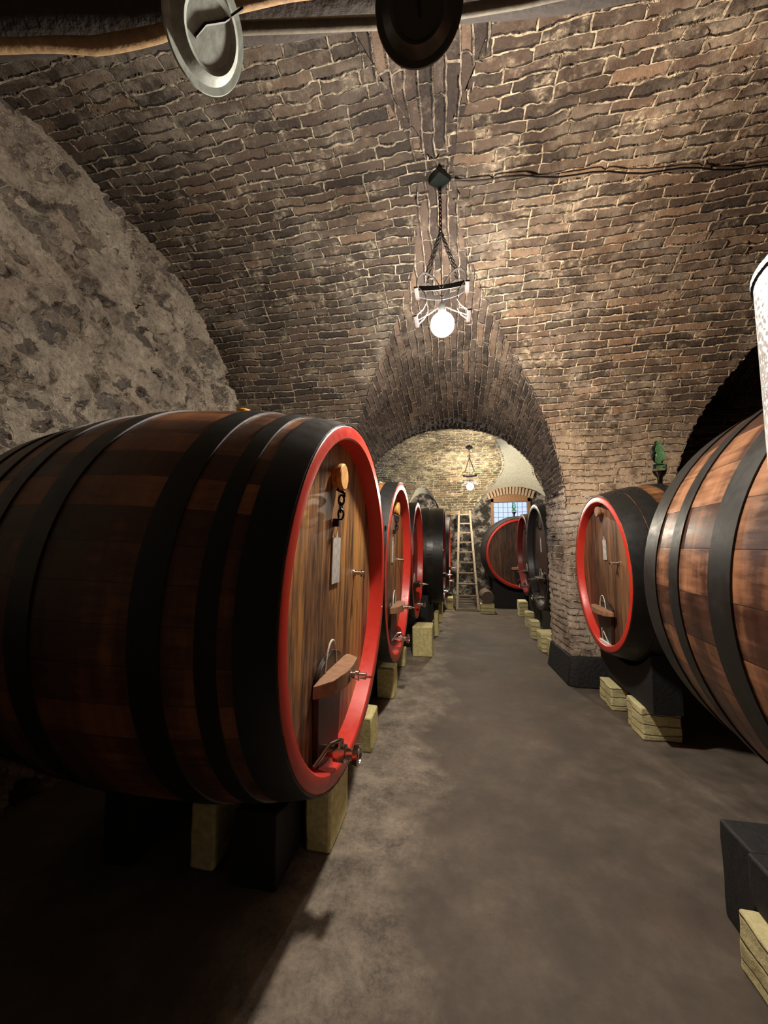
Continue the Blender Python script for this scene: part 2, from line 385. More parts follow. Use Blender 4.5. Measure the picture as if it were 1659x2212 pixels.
M['head3'] = head_material('cask_head_dark', (.030, .018, .016), (.055, .03, .024), (.02, .012, .01), rough=.3)
M['red'] = paint('red_rim_paint', (.74, .045, .028), .25, .3, (.5, .03, .02))
M['darkred'] = paint('wine_red_rim_paint', (.22, .012, .018), .3, .3)
M['hoop'] = paint('black_hoop_paint', (.011, .0115, .0115), .15, .40, (.05, .045, .04))
M['blackrim'] = paint('black_rim_paint', (.035, .036, .04), .15, .3)
M['steel'] = plain('polished_steel', (.62, .58, .52), .22, 1.0)
M['brass'] = plain('brass', (.65, .5, .3), .3, 1.0)
M['iron'] = plain('wrought_iron', (.018, .016, .015), .45, .6)
M['ironedge'] = plain('worn_iron', (.025, .021, .02), .5, .3)
M['cork'] = plain('cork_orange', (.75, .36, .07), .6, bumpy=.002)
M['paper'] = plain('paper_label', (.55, .53, .50), .6, bumpy=.0005)
M['white'] = plain('white_card', (.8, .8, .78), .6)
M['bar'] = plain('bare_wood', (.33, .17, .09), .6, bumpy=.003)
M['darkwood'] = plain('dark_wood', (.03, .018, .013), .45, bumpy=.003)
M['beamwood'] = plain('black_beam_wood', (.016, .016, .017), .7, bumpy=.01)
M['rope'] = plain('white_cord', (.75, .72, .6), .6)
M['yellow'] = plain('yellow_painted_stone', (.72, .64, .30), .8, bumpy=.006)
M['ladder'] = plain('worn_ladder_wood', (.26, .205, .135), .7, bumpy=.004)
M['sawnlog'] = plain('sawn_log_wood', (.13, .095, .07), .8, bumpy=.006)
M['log'] = plain('log_wood', (.045, .035, .03), .8, bumpy=.02)
M['palewood'] = plain('pale_branch_wood', (.42, .27, .14), .7, bumpy=.012)
M['polewood'] = plain('grey_pole_wood', (.17, .145, .105), .7, bumpy=.006)
M['enamel'] = plain('grey_enamel', (.50, .54, .49), .35, 0, .003)
M['gunmetal'] = plain('dark_metal', (.075, .07, .055), .35, .4)
M['wframe'] = plain('window_frame_wood', (.23, .11, .04), .6, bumpy=.004)
M['socket'] = plain('lamp_socket', (.02, .02, .02), .4)
def glass(name, col, rough=.02, trans=1.0):
    t = NT(name); t.base(col); t.P(Roughness=rough); t.b.inputs['Transmission Weight'].default_value = trans; t.b.inputs['IOR'].default_value = 1.45
    return t.m
M['greenglass'] = glass('green_glass', (.35, 1.0, .66))
M['clearglass'] = glass('clear_glass', (.80, .92, .84))
M['winglass'] = glass('window_glass', (.92, .95, 1.0), .25)
M['wine'] = plain('red_wine', (.012, .002, .004), .05)
def emis(name, col, st):
    t = NT(name); t.base((1, 1, 1)); t.set(t.b.inputs['Emission Color'], col); t.b.inputs['Emission Strength'].default_value = st
    return t.m
M['bulb1'] = emis('lit_bulb_near', BULB_COL, BULB_1)
M['bulb2'] = emis('lit_bulb_far', (1, .9, .72), BULB_2)
def hammered():
    t = NT('hammered_steel'); t.P(Metallic=.85, Roughness=.32); t.base((.82, .83, .86)); v = t.vor(t.obj(), 90, 'SMOOTH_F1')
    t.bump(v.outputs[0], .8, .004); return t.m
M['tank'] = hammered()

# ------------------------------------------------------------------ the vaults
Y0 = 2.2
def T(y):
    b = 2.25 if y > Y0 else 3.6
    return 1.84+2.25*math.sqrt(max(0, 1-((y-Y0)/b)**2))
CY = [(-2, 4.5), (2.0, 4.125), (2.4, 4.088), (2.8, 4.03), (3.03, 3.96), (5.1, 3.14), (20, 3.14)]
def crown(y):
    return float(np.interp(y, [p[0] for p in CY], [p[1] for p in CY]))
def half(y): return 1.2+.085*(5.1-min(5.1, max(y, 2.6)))
XA, XR = -.1, 3.45
def Lz(x, y, xc=XA):
    a = half(y); t = (x-xc)/a
    return -9 if abs(t) >= 1 else 1.8+(crown(y)-1.8)*math.sqrt(1-t*t)
Y2 = 7.85
YF = 10.6
def T2(y): return 2.2+1.6*math.sqrt(max(0, 1-((y-Y2)/2.75)**2))
def win(x, y, xc, a, cr, zs, slope, y0):
    t = (x-xc)/a; c = cr+slope*(y0-y)
    return -9 if abs(t) >= 1 or y < y0-2 else zs+(c-zs)*math.sqrt(1-t*t)
def Wz(x, y): return win(x, y, 1.48, 1.22, 2.92, 1.75, .60, YF)
def Vz(x, y): return win(x, y, -.92, .50, 2.82, 2.0, .45, YF)

def clip_poly(P, vals):
    out = []; n = len(P)
    for i in range(n):
        a, b = P[i], P[(i+1) % n]; fa, fb = vals[i], vals[(i+1) % n]
        if fa >= 0: out.append(a)
        if (fa >= 0) != (fb >= 0):
            t = fa/(fa-fb); out.append(tuple(a[k]+(b[k]-a[k])*t for k in range(len(a))))
    return out

def surface(name, us, vs, pos, uvf, keep, mat):
    """grid surface; keep(x,y,z) >= 0 is kept, cells are cut exactly along the crease"""
    nu, nv = len(us), len(vs); G = []
    for u in us:
        row = []
        for v in vs:
            p = pos(u, v); q = uvf(u, v, p); row.append((p[0], p[1], p[2], q[0], q[1], keep(*p)))
        G.append(row)
    idx = {}; V = []; Fs = []; UV = []
    def vid(p):
        k = (round(p[0], 5), round(p[1], 5), round(p[2], 5))
        if k not in idx: idx[k] = len(V); V.append(p[:3])
        return idx[k]
    for i in range(nu-1):
        for j in range(nv-1):
            c = [G[i][j], G[i+1][j], G[i+1][j+1], G[i][j+1]]
            fv = [q[5] for q in c]
            if min(fv) >= 0: P = [q[:5] for q in c]
            elif max(fv) < 0: continue
            else:
                P = clip_poly([q[:5] for q in c], [max(-1, f) for f in fv])
                if len(P) < 3: continue
            ids = [vid(p) for p in P]
            k = []; kk = []
            for a, p in zip(ids, P):
                if a not in k: k.append(a); kk.append((p[3], p[4]))
            if len(k) >= 3: Fs.append(tuple(k)); UV.append(kk)
    mb = MB(); mb.v = V; mb.f = Fs; mb.uv = UV
    return mb.build(name, mat, flat_angle=180)

def arclen(f, vals):
    s = [0.0]
    for a, b in zip(vals, vals[1:]): s.append(s[-1]+math.hypot(b-a, f(b)-f(a)))
    return dict(zip(vals, s))

ST = .022
def frange(a, b, st): n = max(2, int(round((b-a)/st))+1); return [a+(b-a)*i/(n-1) for i in range(n)]
# angle-spaced y values keep the cells even where the vault turns vertical
ysT = [Y0-3.6*math.cos(a) for a in frange(0.10, PI/2, .022/3)][:-1] + [Y0+2.25*math.sin(a) for a in frange(0, PI/2, .022/2.25)]
sT = arclen(T, ysT)
xsT = frange(-2.56, 4.9, .025)
o = surface('ceiling', xsT, ysT, lambda x, y: (x, y, T(y)), lambda x, y, p: (x, sT[y]),
            lambda x, y, z: z-max(Lz(x, y), Lz(x, y, XR))+.005, M['brick']); struct(o, 'brick cross vault over the near bay of the cellar')
def longi(name, xc, y0, y1, mat, a0=0, a1=PI, other=None, st=.022):
    an = frange(a0, a1, .022/1.6)
    ys = frange(y0, y1, st)
    def pos(a, y):
        return (xc-half(y)*math.cos(a), y, 1.8+(crown(y)-1.8)*math.sin(a))
    arc = [0.0]
    for a, b in zip(an, an[1:]): arc.append(arc[-1]+math.hypot(1.35*(math.cos(b)-math.cos(a)), 2.0*(math.sin(b)-math.sin(a))))
    AL = dict(zip(an, arc))
    def keep(x, y, z):
        if y < 4.45: return z-T(y)+.005
        if y < 5.1: return 1
        return z-T2(y)+.01
    return surface(name, an, ys, pos, lambda a, y, p: (y, AL[a]*1.0), keep, mat)
o = longi('ceiling', XA, -1.3, 6.6, M['brick_aisle']); struct(o, 'brick barrel vault running down the middle of the cellar')
o = longi('ceiling', XR, -1.3, 5.08, M['brick_dim'], st=.03); struct(o, 'dark brick vault of the side recess at the right')
# far bay
ysF = [Y2-2.75*math.cos(a) for a in frange(0, PI, .03/2.75)]
sF = arclen(T2, ysF)
o = surface('ceiling', frange(-2.56, 4.0, .035), ysF, lambda x, y: (x, y, T2(y)), lambda x, y, p: (x, sF[y]),
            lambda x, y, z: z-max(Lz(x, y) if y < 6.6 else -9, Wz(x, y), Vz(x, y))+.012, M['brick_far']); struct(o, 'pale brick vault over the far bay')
def lun(name, xc, a, cr, zs, slope, mat, depth=2.0):
    an = frange(0, PI, .05)
    def pos(t, y): return (xc-a*math.cos(t), y, zs+(cr+slope*(YF-y)-zs)*math.sin(t))
    return surface(name, an, frange(YF-depth, YF+.02, .04), pos, lambda t, y, p: (y, t*a), lambda x, y, z: z-T2(y)+.01, mat)
o = lun('ceiling', 1.48, 1.22, 2.92, 1.75, .60, M['plaster']); struct(o, 'whitewashed lunette over the far window')
o = lun('ceiling', -.92, .50, 2.82, 2.0, .45, M['plaster']); struct(o, 'small whitewashed lunette at the far left')

def wallgrid(name, mat, a, b, z0, z1, st, off=0, keep=None):
    """vertical wall from a to b (xy)"""
    L = math.dist(a, b)
    return surface(name, frange(0, L, st), frange(z0, z1, st), lambda s, z: (a[0]+(b[0]-a[0])*s/L, a[1]+(b[1]-a[1])*s/L, z),
                   lambda s, z, p: (s+off, z), keep or (lambda x, y, z: 1), mat)
o = wallgrid('wall_left', M['rubble'], (-2.5, 4.45), (-2.5, -1.3), 0, 4.2, .024); struct(o, 'rough rubble stone wall on the left')
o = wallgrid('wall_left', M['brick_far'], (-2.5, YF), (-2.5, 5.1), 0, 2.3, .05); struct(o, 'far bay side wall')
o = wallgrid('wall_right', M['brick_unseen'], (4.8, -1.3), (4.8, 5.1), 0, 4.2, .06); struct(o, 'side wall at the far right')
o = wallgrid('wall_right', M['brick_far'], (3.95, 5.1), (3.95, YF), 0, 2.4, .06); struct(o, 'right side wall of the far bay')
o = wallgrid('wall_back', M['brick_unseen'], (4.8, -1.25), (-2.5, -1.25), 0, 4.6, .06); struct(o, 'wall behind the viewer')
# niche back wall and dividing piers
o = wallgrid('wall_front', M['brick_dim'], (2.1, 5.04), (4.8, 5.04), 0, 3.4, .035); struct(o, 'dark brick wall at the back of the right recess')
def pier(name, poly, z0, z1, label, mat, st=.024):
    """poly: ordered open path of visible faces"""
    mbs = MB(); acc = 0
    for a, b in zip(poly, poly[1:]):
        L = math.dist(a, b); ns = max(1, round(L/st)); nz = max(1, round((z1-z0)/st)); base = len(mbs.v); uv = []; f = []; v = []
        for i in range(ns+1):
            for j in range(nz+1):
                v.append((a[0]+(b[0]-a[0])*i/ns, a[1]+(b[1]-a[1])*i/ns, z0+(z1-z0)*j/nz))
        for i in range(ns):
            for j in range(nz):
                q = (i*(nz+1)+j, (i+1)*(nz+1)+j, (i+1)*(nz+1)+j+1, i*(nz+1)+j+1); f.append(q)
                uv.append([(acc+L*(k//(nz+1))/ns, v[k][2]) for k in q])
        mbs.add(v, f, uv); acc += L
    me = mbs.build(name, mat, flat_angle=180)
    import bmesh
    bm = bmesh.new(); bm.from_mesh(me.data); bmesh.ops.remove_doubles(bm, verts=bm.verts, dist=1e-4); bmesh.ops.recalc_face_normals(bm, faces=bm.faces); bm.to_mesh(me.data); bm.free()
    struct(me, label); return me
pier('wall_pier', [(1.10, 5.12), (1.15, 4.47), (2.14, 4.45), (2.14, 5.06)], .0, 2.25, 'brick pier between the aisle and the right recess', M['brick_pier'])
pier('wall_pier', [(-2.52, 4.45), (-1.36, 4.45), (-1.30, 5.12), (-2.52, 5.12)], .0, 2.25, 'brick pier behind the left casks', M['brick_pier'], .05)
mb = MB(); P0 = [(1.04, 5.13), (1.085, 4.40), (1.16, 4.35), (1.45, 4.35), (2.14, 4.37), (2.14, 5.10)]
P1 = [(1.085, 5.13), (1.13, 4.45), (1.17, 4.43), (1.45, 4.43), (2.14, 4.43), (2.14, 5.10)]
mb.add([(x, y, 0) for x, y in P0]+[(x, y, .29) for x, y in P1], [tuple(range(6))[::-1], tuple(range(6, 12))]+[(i, (i+1) % 6, (i+1) % 6+6, i+6) for i in range(6)])
struct(mb.build('trim_1', M['plinth'], bevel=.015), 'black tarred plinth round the foot of the brick pier')
# back faces of the piers toward the far bay
o = wallgrid('wall_front', M['brick_far'], (1.12, 5.14), (3.97, 5.14), 0, 2.3, .08); struct(o, 'far bay face of the dividing wall')
# end wall with window opening
WX0, WX1, WZ0, WZ1 = .90, 1.86, 1.42, 2.72
def endkeep(x, y, z):
    dx = min(x-WX0, WX1-x); zt = WZ1-.10*(2*(x-(WX0+WX1)/2)/(WX1-WX0))**2
    dz = min(z-WZ0, zt-z)
    return -min(dx, dz)
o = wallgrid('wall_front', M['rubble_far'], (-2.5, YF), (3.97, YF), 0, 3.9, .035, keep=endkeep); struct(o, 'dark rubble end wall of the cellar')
# brick arch around the window
mb = MB()
for i in range(15):
    u = (i+.5)/15; x = WX0-.08+(WX1-WX0+.16)*u; zt = WZ1-.10*(2*(x-1.38)/(WX1-WX0))**2
    an = math.atan(-.42*(x-1.38)*1.6)
    mb.box(-.029, .029, -.09, .02, 0, .2, Matrix.Translation((x, YF, zt+.0)) @ Matrix.Rotation(-an, 4, 'Y'))
struct(mb.build('trim_2', plain('arch_brick', (.36, .24, .15), .9, bumpy=.01), bevel=.004), 'brick arch over the far window')
# floor
o = surface('floor', frange(-2.6, 5, .1), frange(-1.4, YF+.1, .1), lambda x, y: (x, y, 0), lambda x, y, p: (x, y), lambda x, y, z: 1, M['floor']); struct(o, 'worn dark concrete floor')

# window
wn = thing('window_1', 'barred window with pale daylight in the end wall', 'window', (1.38, YF, WZ0)); wn['kind'] = 'structure'
w2 = (WX1-WX0)/2; hz = WZ1-WZ0
mb = MB(); mb.box(-w2-.02, -w2+.055, -.05, .10, -.05, hz-.10).box(w2-.055, w2+.02, -.05, .10, -.05, hz-.10).box(-w2, w2, -.05, .1, -.05, .05)
# arched head of the frame
top = [(-w2-.02+(2*w2+.04)*i/12, hz-.02-.10*((i-6)/6)**2+.04) for i in range(13)]
v = []; f = []
for x, z in top: v += [(x, -.05, z), (x, .1, z), (x, .1, hz-.20), (x, -.05, hz-.20)]
for i in range(12):
    for k in range(4): f.append((i*4+k, i*4+(k+1) % 4, i*4+4+(k+1) % 4, i*4+4+k))
mb.add(v, f+[(0,1,2,3), (48,49,50,51)])
mb.build('window_frame', M['wframe'], wn, bevel=.004)
mb = MB()
for i in range(1, 7): x = -w2+.055+(2*w2-.11)*i/7; mb.box(x-.006, x+.006, .03, .045, .05, hz-.2)
for i in range(1, 8): z = .05+(hz-.25)*i/8; mb.box(-w2+.05, w2-.05, .03, .045, z-.005, z+.005)
mb.build('window_grille', plain('blue_grey_bars', (.16, .18, .24), .5), wn)
mb = MB(); mb.box(-w2+.05, w2-.05, .06, .064, .04, hz-.19); mb.build('window_pane', M['winglass'], wn)

# ------------------------------------------------------------------ casks
def hoop_mb(rf, x0, x1, th=.007, seg=96):
    m = MB(); xs = frange(x0, x1, .02) if x1-x0 > .05 else [x0, (x0+x1)/2, x1]
    prof = [(x0, rf(x0)-.004)]+[(x, rf(x)+th) for x in xs]+[(x1, rf(x1)-.004)]
    m.lathe(prof, seg)
    # lapped joint and two rivets
    a = 1.15
    for k in range(3):
        t = a+.06*k; xm = (x0+x1)/2+(.3*(x1-x0) if k % 2 else -.3*(x1-x0))*.6
        r = rf(xm)+th
        m.lathe([(0, .009), (.004, .007), (.006, .001)], 8, Matrix.Translation((xm, r*math.cos(t), r*math.sin(t))) @ Matrix.Rotation(t, 4, 'X') @ Matrix.Rotation(PI/2, 4, 'Z'))
    return m

def make_cask(label, loc, rotz, tilt, R, B, L, zc, stave, headm, rimm, hoops, rimw=.06, rec=.085, group=None, detail=None, bung=True, headbow=.0, seg=96):
    """origin on the floor under the middle of the front head; body runs to local -X.  zc: height of the cask axis"""
    t = thing('wine_cask', label, 'cask', loc, (0, 0, 0), group)
    t.rotation_mode = 'XYZ'
    mw = Matrix.Translation(loc) @ Matrix.Rotation(rotz, 4, 'Z') @ Matrix.Translation((0, 0, zc)) @ Matrix.Rotation(tilt, 4, 'Y') 
    t.matrix_world = mw
    rf = lambda x: R+(B-R)*(1-((x+L/2)/(L/2))**2)
    xs = frange(-L, 0, .04)
    m = MB(); m.lathe([(x, rf(x)) for x in xs], seg); m.build('staves', M[stave], t)
    m = MB(); m.lathe([(-L, R), (-L, R-rimw), (-L+.06, R-rimw)], seg); m.lathe([(-L+.055, R-rimw), (-L+.05, .001)], seg); m.build('back_head', M[headm], t)
    # front rim: outer face, rounded edges, inner wall
    prof = [(-.012, R+.001), (-.003, R-.004), (0, R-.010), (0, R-rimw*.9), (-.006, R-rimw), (-rec-.02, R-rimw-.012)]
    m = MB(); m.lathe(prof, seg); m.build('rim', M[rimm], t)
    m = MB(); rr = R-rimw-.005
    m.lathe([(-rec, rr), (-rec, rr*.75), (-rec-headbow*.5, rr*.4), (-rec-headbow, .001)], seg)
    m.build('head', M[headm], t)
    for a, b in hoops: hoop_mb(rf, a, b, seg=seg).build('hoop', M['hoop'], t)
    if bung:
        m = MB(); m.lathe([(0, .001), (.055, .001), (.055, .035), (.048, .042), (0, .045)], 20, Matrix.Translation((-L*.45, 0, rf(-L/2)+.0)) @ Matrix.Rotation(-PI/2, 4, 'Y'))
        b = m.build('bung', M['cork'], t)
    s = R/.85; X = -rec
    if detail: detail(t, s, X)
    return t

def Tm(x, y, z, ry=0, rz=0, rx=0): return Matrix.Translation((x, y, z)) @ Matrix.Rotation(rz, 4, 'Z') @ Matrix.Rotation(ry, 4, 'Y') @ Matrix.Rotation(rx, 4, 'X')
def d_plug(t, s, X, y, z, r=.066, mat='cork'):
    m = MB(); m.lathe([(0, r*.8), (.028, r*.84), (.030, r), (.048, r), (.053, r*.9), (.053, .001)], 28, Tm(X, y*s, z*s)); p = m.build('head_plug', M[mat], t)
    return p
def d_chain(t, s, X, y, z):
    m = MB()
    m.tube([(X+.01, y*s, (z+.02)*s), (X+.05, y*s, (z)*s), (X+.05, y*s, (z-.02)*s)], .008)
    for k in range(3):
        c = Vector((X+.035, y*s, (z-.035-.036*k)*s)); pts = [(c.x+(.0 if k % 2 else .014*math.sin(a)), c.y+(.014*math.sin(a) if k % 2 else 0), c.z+.026*math.cos(a)) for a in frange(0, 2*PI, .5)[:-1]]
        m.tube(pts, .0055, 6, True)
    m.box(X, X+.03, y*s-.014, y*s+.014, (z-.17)*s, (z-.13)*s)
    m.build('padlock_chain', M['iron'], t)
def d_tag(t, s, X, y, z0, z1, w=.075):
    m = MB(); m.box(X+.004, X+.009, y*s-w*s/2, y*s+w*s/2, z0*s, z1*s)
    m.add([(X+.006, (y-.015)*s, z1*s), (X+.006, (y+.015)*s, z1*s), (X+.006, y*s, (z1+.045)*s), (X+.009, (y-.015)*s, z1*s), (X+.009, (y+.015)*s, z1*s), (X+.009, y*s, (z1+.045)*s)], [(0,1,2), (5,4,3), (0,3,4,1), (1,4,5,2), (2,5,3,0)])
    m.build('record_sleeve', M['paper'], t, smooth=False)
def d_tap(t, s, X, y, z):
    m = MB(); m.lathe([(0, .02), (.008, .02), (.008, .011), (.05, .011), (.05, .014), (.065, .014), (.065, .001)], 16, Tm(X, y*s, z*s))
    m.lathe([(-.018, .001), (-.018, .006), (.02, .006), (.02, .001)], 10, Tm(X+.045, y*s, z*s, ry=PI/2))
    m.tube([(X+.055, y*s-.0, z*s+.0), (X+.055, y*s+.026, z*s-.012), (X+.055, y*s+.03, z*s-.03)], .006)
    m.build('sampling_tap', M['steel'], t)
def d_door(t, s, X, y, z, w, h, barw=.50, doormat='darkwood', barmat='bar', bolt=True):
    """trapdoor with arched top, crossbar, bolt and looped cord; (y,z) centre of the bar"""
    m = MB(); pts = [(-w/2*.8, -h), (w/2*.8, -h), (w/2, 0)] + [(w/2*math.cos(a), .10*math.sin(a)) for a in frange(0, PI, .35)[1:]]
    v = [(X+.002, (y+p[0])*s, (z+p[1])*s) for p in pts]+[(X+.028, (y+p[0])*s, (z+p[1])*s) for p in pts]; n = len(pts)
    m.add(v, [tuple(range(n)), tuple(range(n, 2*n))]+[(i, (i+1) % n, (i+1) % n+n, i+n) for i in range(n)])
    d = m.build('trapdoor', M[doormat], t, bevel=.004)
    m = MB(); bw = barw/2*s
    vv = []
    prof = [(-bw, .0, .028), (-bw*.7, .06, .034), (-bw*.2, .085, .036), (bw*.2, .085, .034), (bw*.75, .07, .030), (bw, .01, .024)]
    for yy, xx, hh in prof: vv += [(X+.028, y*s+yy, z*s-hh*s), (X+.035+xx*s, y*s+yy, z*s-hh*s), (X+.035+xx*s, y*s+yy, z*s+hh*.9*s), (X+.028, y*s+yy, z*s+hh*.9*s)]
    ff = []
    for i in range(len(prof)-1):
        for k in range(4): ff.append((i*4+k, i*4+(k+1) % 4, i*4+4+(k+1) % 4, i*4+4+k))
    m.add(vv, ff+[(3,2,1,0), tuple(range(4*len(prof)-4, 4*len(prof)))]); m.build('crossbar', M[barmat], t, bevel=.003)
    m = MB(); x0 = X+.028+.085*s
    m.lathe([(0, .001), (0, .026), (.014, .026), (.014, .001)], 6, Tm(x0, y*s, z*s)); m.lathe([(.014, .0001), (.014, .015), (.035, .017), (.035, .024), (.05, .024), (.053, .016), (.085, .016), (.088, .007), (.112, .007), (.114, .001)], 18, Tm(x0, y*s, z*s))
    if bolt: m.build('clamp_bolt', M['steel'], t)
    m = MB()
    m.tube([(X+.03, (y-.02+.085*math.cos(a))*s, (z+.01+.15*math.sin(a))*s) for a in frange(0, PI, .25)], .0045*s, 6)
    m.build('cord_loop', M['rope'], t)
def d_valve(t, s, X, y, z, glossy='steel', k=1.0):
    m = MB(); K = Matrix.Translation((X, y*s, z*s)) @ Matrix.Scale(k, 4)
    m.lathe([(0, .001), (0, .04), (.012, .04), (.012, .022), (.07, .022), (.075, .034), (.12, .034), (.125, .022), (.15, .022), (.155, .038), (.175, .042), (.18, .038), (.18, .026), (.15, .02), (.15, .001)], 22, K)
    m.lathe([(-.03, .001), (-.03, .016), (.05, .016), (.05, .001)], 14, K @ Tm(.095, 0, 0, ry=-PI/2))
    v = m.build('drain_valve', M[glossy], t)
    m = MB(); m.tube([K @ Vector(p) for p in [(.095, 0, .05), (.07, -.05, .055), (.03, -.12, 0)]], .008*k); m.build('valve_lever', M[glossy], v)
def det_full(t, s, X):
    d_plug(t, s, X, -.10, .59, .068); d_chain(t, s, X, -.09, .51); d_tag(t, s, X, -.055, .055, .285, .125)
    d_tap(t, s, X, .33, .075); d_door(t, s, X, -.125, -.365, .36, .40); d_valve(t, s, X, -.21, -.68, k=1.12)
def det_amber(t, s, X):
    d_plug(t, s, X, 0.02, .60); d_chain(t, s, X, -.02, .52); d_tag(t, s, X, -.045, .07, .275)
    d_tap(t, s, X, .36, .08); d_door(t, s, X, 0, -.36, .36, .36); d_valve(t, s, X, .0, -.66)
def det_dark(t, s, X):
    d_chain(t, s, X, 0, .60); d_tag(t, s, X, 0, .07, .275); d_door(t, s, X, 0, -.36, .36, .36, barmat='darkwood'); d_valve(t, s, X, .0, -.66)
def det_steel(t, s, X):
    d_door(t, s, X, 0, -.36, .36, .36, barmat='darkwood'); d_valve(t, s, X, .0, -.66); d_tap(t, s, X, .36, .08)
def det_side(t, s, X):
    d_plug(t, s, X, 0.0, .68, .045, 'bar'); d_tag(t, s, X, .02, .14, .36, .09); d_tap(t, s, X, .35, .12)
    d_door(t, s, X, -.03, -.42, .42, .34, .58, bolt=False)
    m = MB(); m.box(X+.02, X+.05, -.15*s, .13*s, -.80*s, -.755*s)
    m.build('white_card', M['white'], t, smooth=False)
    m = MB(); m.tube([(X+.03, -.10*s, -.76*s), (X+.05, -.04*s, -.62*s)], .004); m.tube([(X+.03, .10*s, -.78*s), (X+.05, .0, -.64*s)], .004); m.build('card_wire', M['rope'], t)

RT = math.radians
def cask_loc(X, y): return (X, y, 0)
HA = [(-.132, -.004), (-.246, -.183), (-.455, -.353), (-.905, -.81), (-1.14, -1.06), (-1.30, -1.23), (-1.496, -1.38)]
make_cask('largest wine cask at left front with amber wooden head, red rim and reddish brown staves', (-.535, 1.955, 0), 0, RT(2), .85, .938, 1.50, 1.235,
          'stave1', 'head1', 'red', HA, detail=det_full, group='red rimmed casks of the left row', rimw=.068, rec=.09, seg=128)
HS = [(-.13, -.004), (-.27, -.20), (-.52, -.42), (-.76, -.66)]
make_cask('second wine cask of the left row, amber head with bright red rim', (-.555, 3.79, 0), 0, RT(1.9), .85, .858, .78, 1.225,
          'stave3', 'head1', 'red', HS, detail=det_amber, bung=False, group='red rimmed casks of the left row', rimw=.07)
make_cask('third wine cask of the left row, darker head and red rim behind the amber one', (-.55, 5.47, 0), 0, RT(1), .798, .803, .74, 1.245,
          'stave4', 'head3', 'red', HS, detail=det_dark, bung=False, group='red rimmed casks of the left row', rimw=.07)
HB = [(-.16, -.004), (-.36, -.26), (-.62, -.5), (-.95, -.8), (-1.1, -1.0)]
make_cask('fourth wine cask of the left row, glossy black staves jutting into the aisle', (-.244, 7.15, 0), 0, RT(1), .84, .855, 1.15, 1.255,
          'stave4', 'head3', 'darkred', HB, detail=det_steel, group='casks in the far bay')
make_cask('last wine cask of the left row, dark red rim seen edge-on near the ladder', (-.185, 8.90, 0), 0, RT(1), .80, .85, 1.15, 1.24,
          'stave4', 'head3', 'red', HB, detail=det_steel, group='casks in the far bay', bung=False)
make_cask('small brown headed wine cask with red rim beside the brick pier', (1.196, 3.675, 0), PI, RT(.5), .66, .745, 1.0, 1.222,
          'stave3', 'head2', 'red', [(-.14, -.004), (-.27, -.15), (-.46, -.38), (-.62, -.54), (-.85, -.77), (-.996, -.87)], detail=det_side, rimw=.055, rec=.06, bung=False)
make_cask('black rimmed wine cask just past the brick pier on the right of the aisle', (1.147, 6.15, 0), PI, RT(1.4), .78, .80, 1.3, 1.262,
          'stave4', 'head3', 'blackrim', HB, detail=det_dark, group='casks in the far bay')
make_cask('narrowly seen dark wine cask between the black rimmed cask and the one under the window', (1.215, 7.75, 0), PI, RT(1), .76, .78, 1.3, 1.24,
          'stave4', 'head3', 'darkred', HB, detail=det_dark, group='casks in the far bay', bung=False)
make_cask('brown headed wine cask under the far window, facing the viewer', (1.39, 9.0, 0), -PI/2, RT(0), .78, .86, 1.35, 1.22,
          'stave4', 'head2', 'red', [(-.30, -.004), (-.6, -.4), (-1.0, -.8), (-1.3, -1.1)], detail=det_amber, rimw=.062, rec=.06, group='casks in the far bay', bung=False)
make_cask('large orange brown wine cask at right edge seen from its banded side', (2.11, 2.55, 0), PI/2, 0, 1.03, 1.11, 2.45, 1.26,
          'stave2', 'head2', 'blackrim', [(-.185, -.004), (-.455, -.36), (-.86, -.715), (-1.72, -1.58), (-2.08, -1.98), (-2.446, -2.27)], seg=128)
m = MB(); m.tube([(.011, .022*math.cos(a), .022*math.sin(a)) for a in frange(0, 2*PI, .4)[:-1]], .004, 6, True)
r_ = m.build('iron_ring', M['iron']); r_.location = (-.535, 2.805, 1.60)
tag(r_, 'small black iron ring sticking out beside the red rim of the front cask', 'ring')

# ------------------------------------------------------------------ supports
def rough_block(name, x0, x1, y0, y1, z0, z1, mat, label, cat='stone block', group=None, amp=.008, st=.05, bev=.012, courses=0, taper=0.0, seed=0):
    """masonry block with uneven faces"""
    import bmesh
    bm = bmesh.new(); bmesh.ops.create_cube(bm, size=1)
    for vtx in bm.verts: vtx.co = Vector(((x0+x1)/2+vtx.co.x*(x1-x0), (y0+y1)/2+vtx.co.y*(y1-y0), (z0+z1)/2+vtx.co.z*(z1-z0)))
    cuts = max(1, int(max(x1-x0, y1-y0, z1-z0)/st))
    bmesh.ops.subdivide_edges(bm, edges=bm.edges[:], cuts=min(cuts, 10), use_grid_fill=True)
    rnd = random.Random(seed+int(x0*1000)+int(y0*77))
    ox, oy = rnd.random()*9, rnd.random()*9
    from mathutils import noise as mn
    cx, cy = (x0+x1)/2, (y0+y1)/2
    for vtx in bm.verts:
        n = mn.noise_vector(vtx.co*9+Vector((ox, oy, 0)))
        k = 1-taper*(vtx.co.z-z0)/(z1-z0)
        vtx.co.x = cx+(vtx.co.x-cx)*k; vtx.co.y = cy+(vtx.co.y-cy)*k
        d = Vector((n.x, n.y, n.z*.5))*amp
        if vtx.co.z < z0+.001: d.z = 0
        vtx.co += d
    me = bpy.data.meshes.new(name); bm.to_mesh(me); bm.free()
    me.materials.append(mat); o = bpy.data.objects.new(name, me); COL.objects.link(o)
    me.polygons.foreach_set('use_smooth', [True]*len(me.polygons)); me.set_sharp_from_angle(angle=RT(40))
    b = o.modifiers.new('bevel', 'BEVEL'); b.width = bev; b.segments = 2; b.limit_method = 'ANGLE'; b.angle_limit = RT(50)
    tag(o, label, cat, group); return o
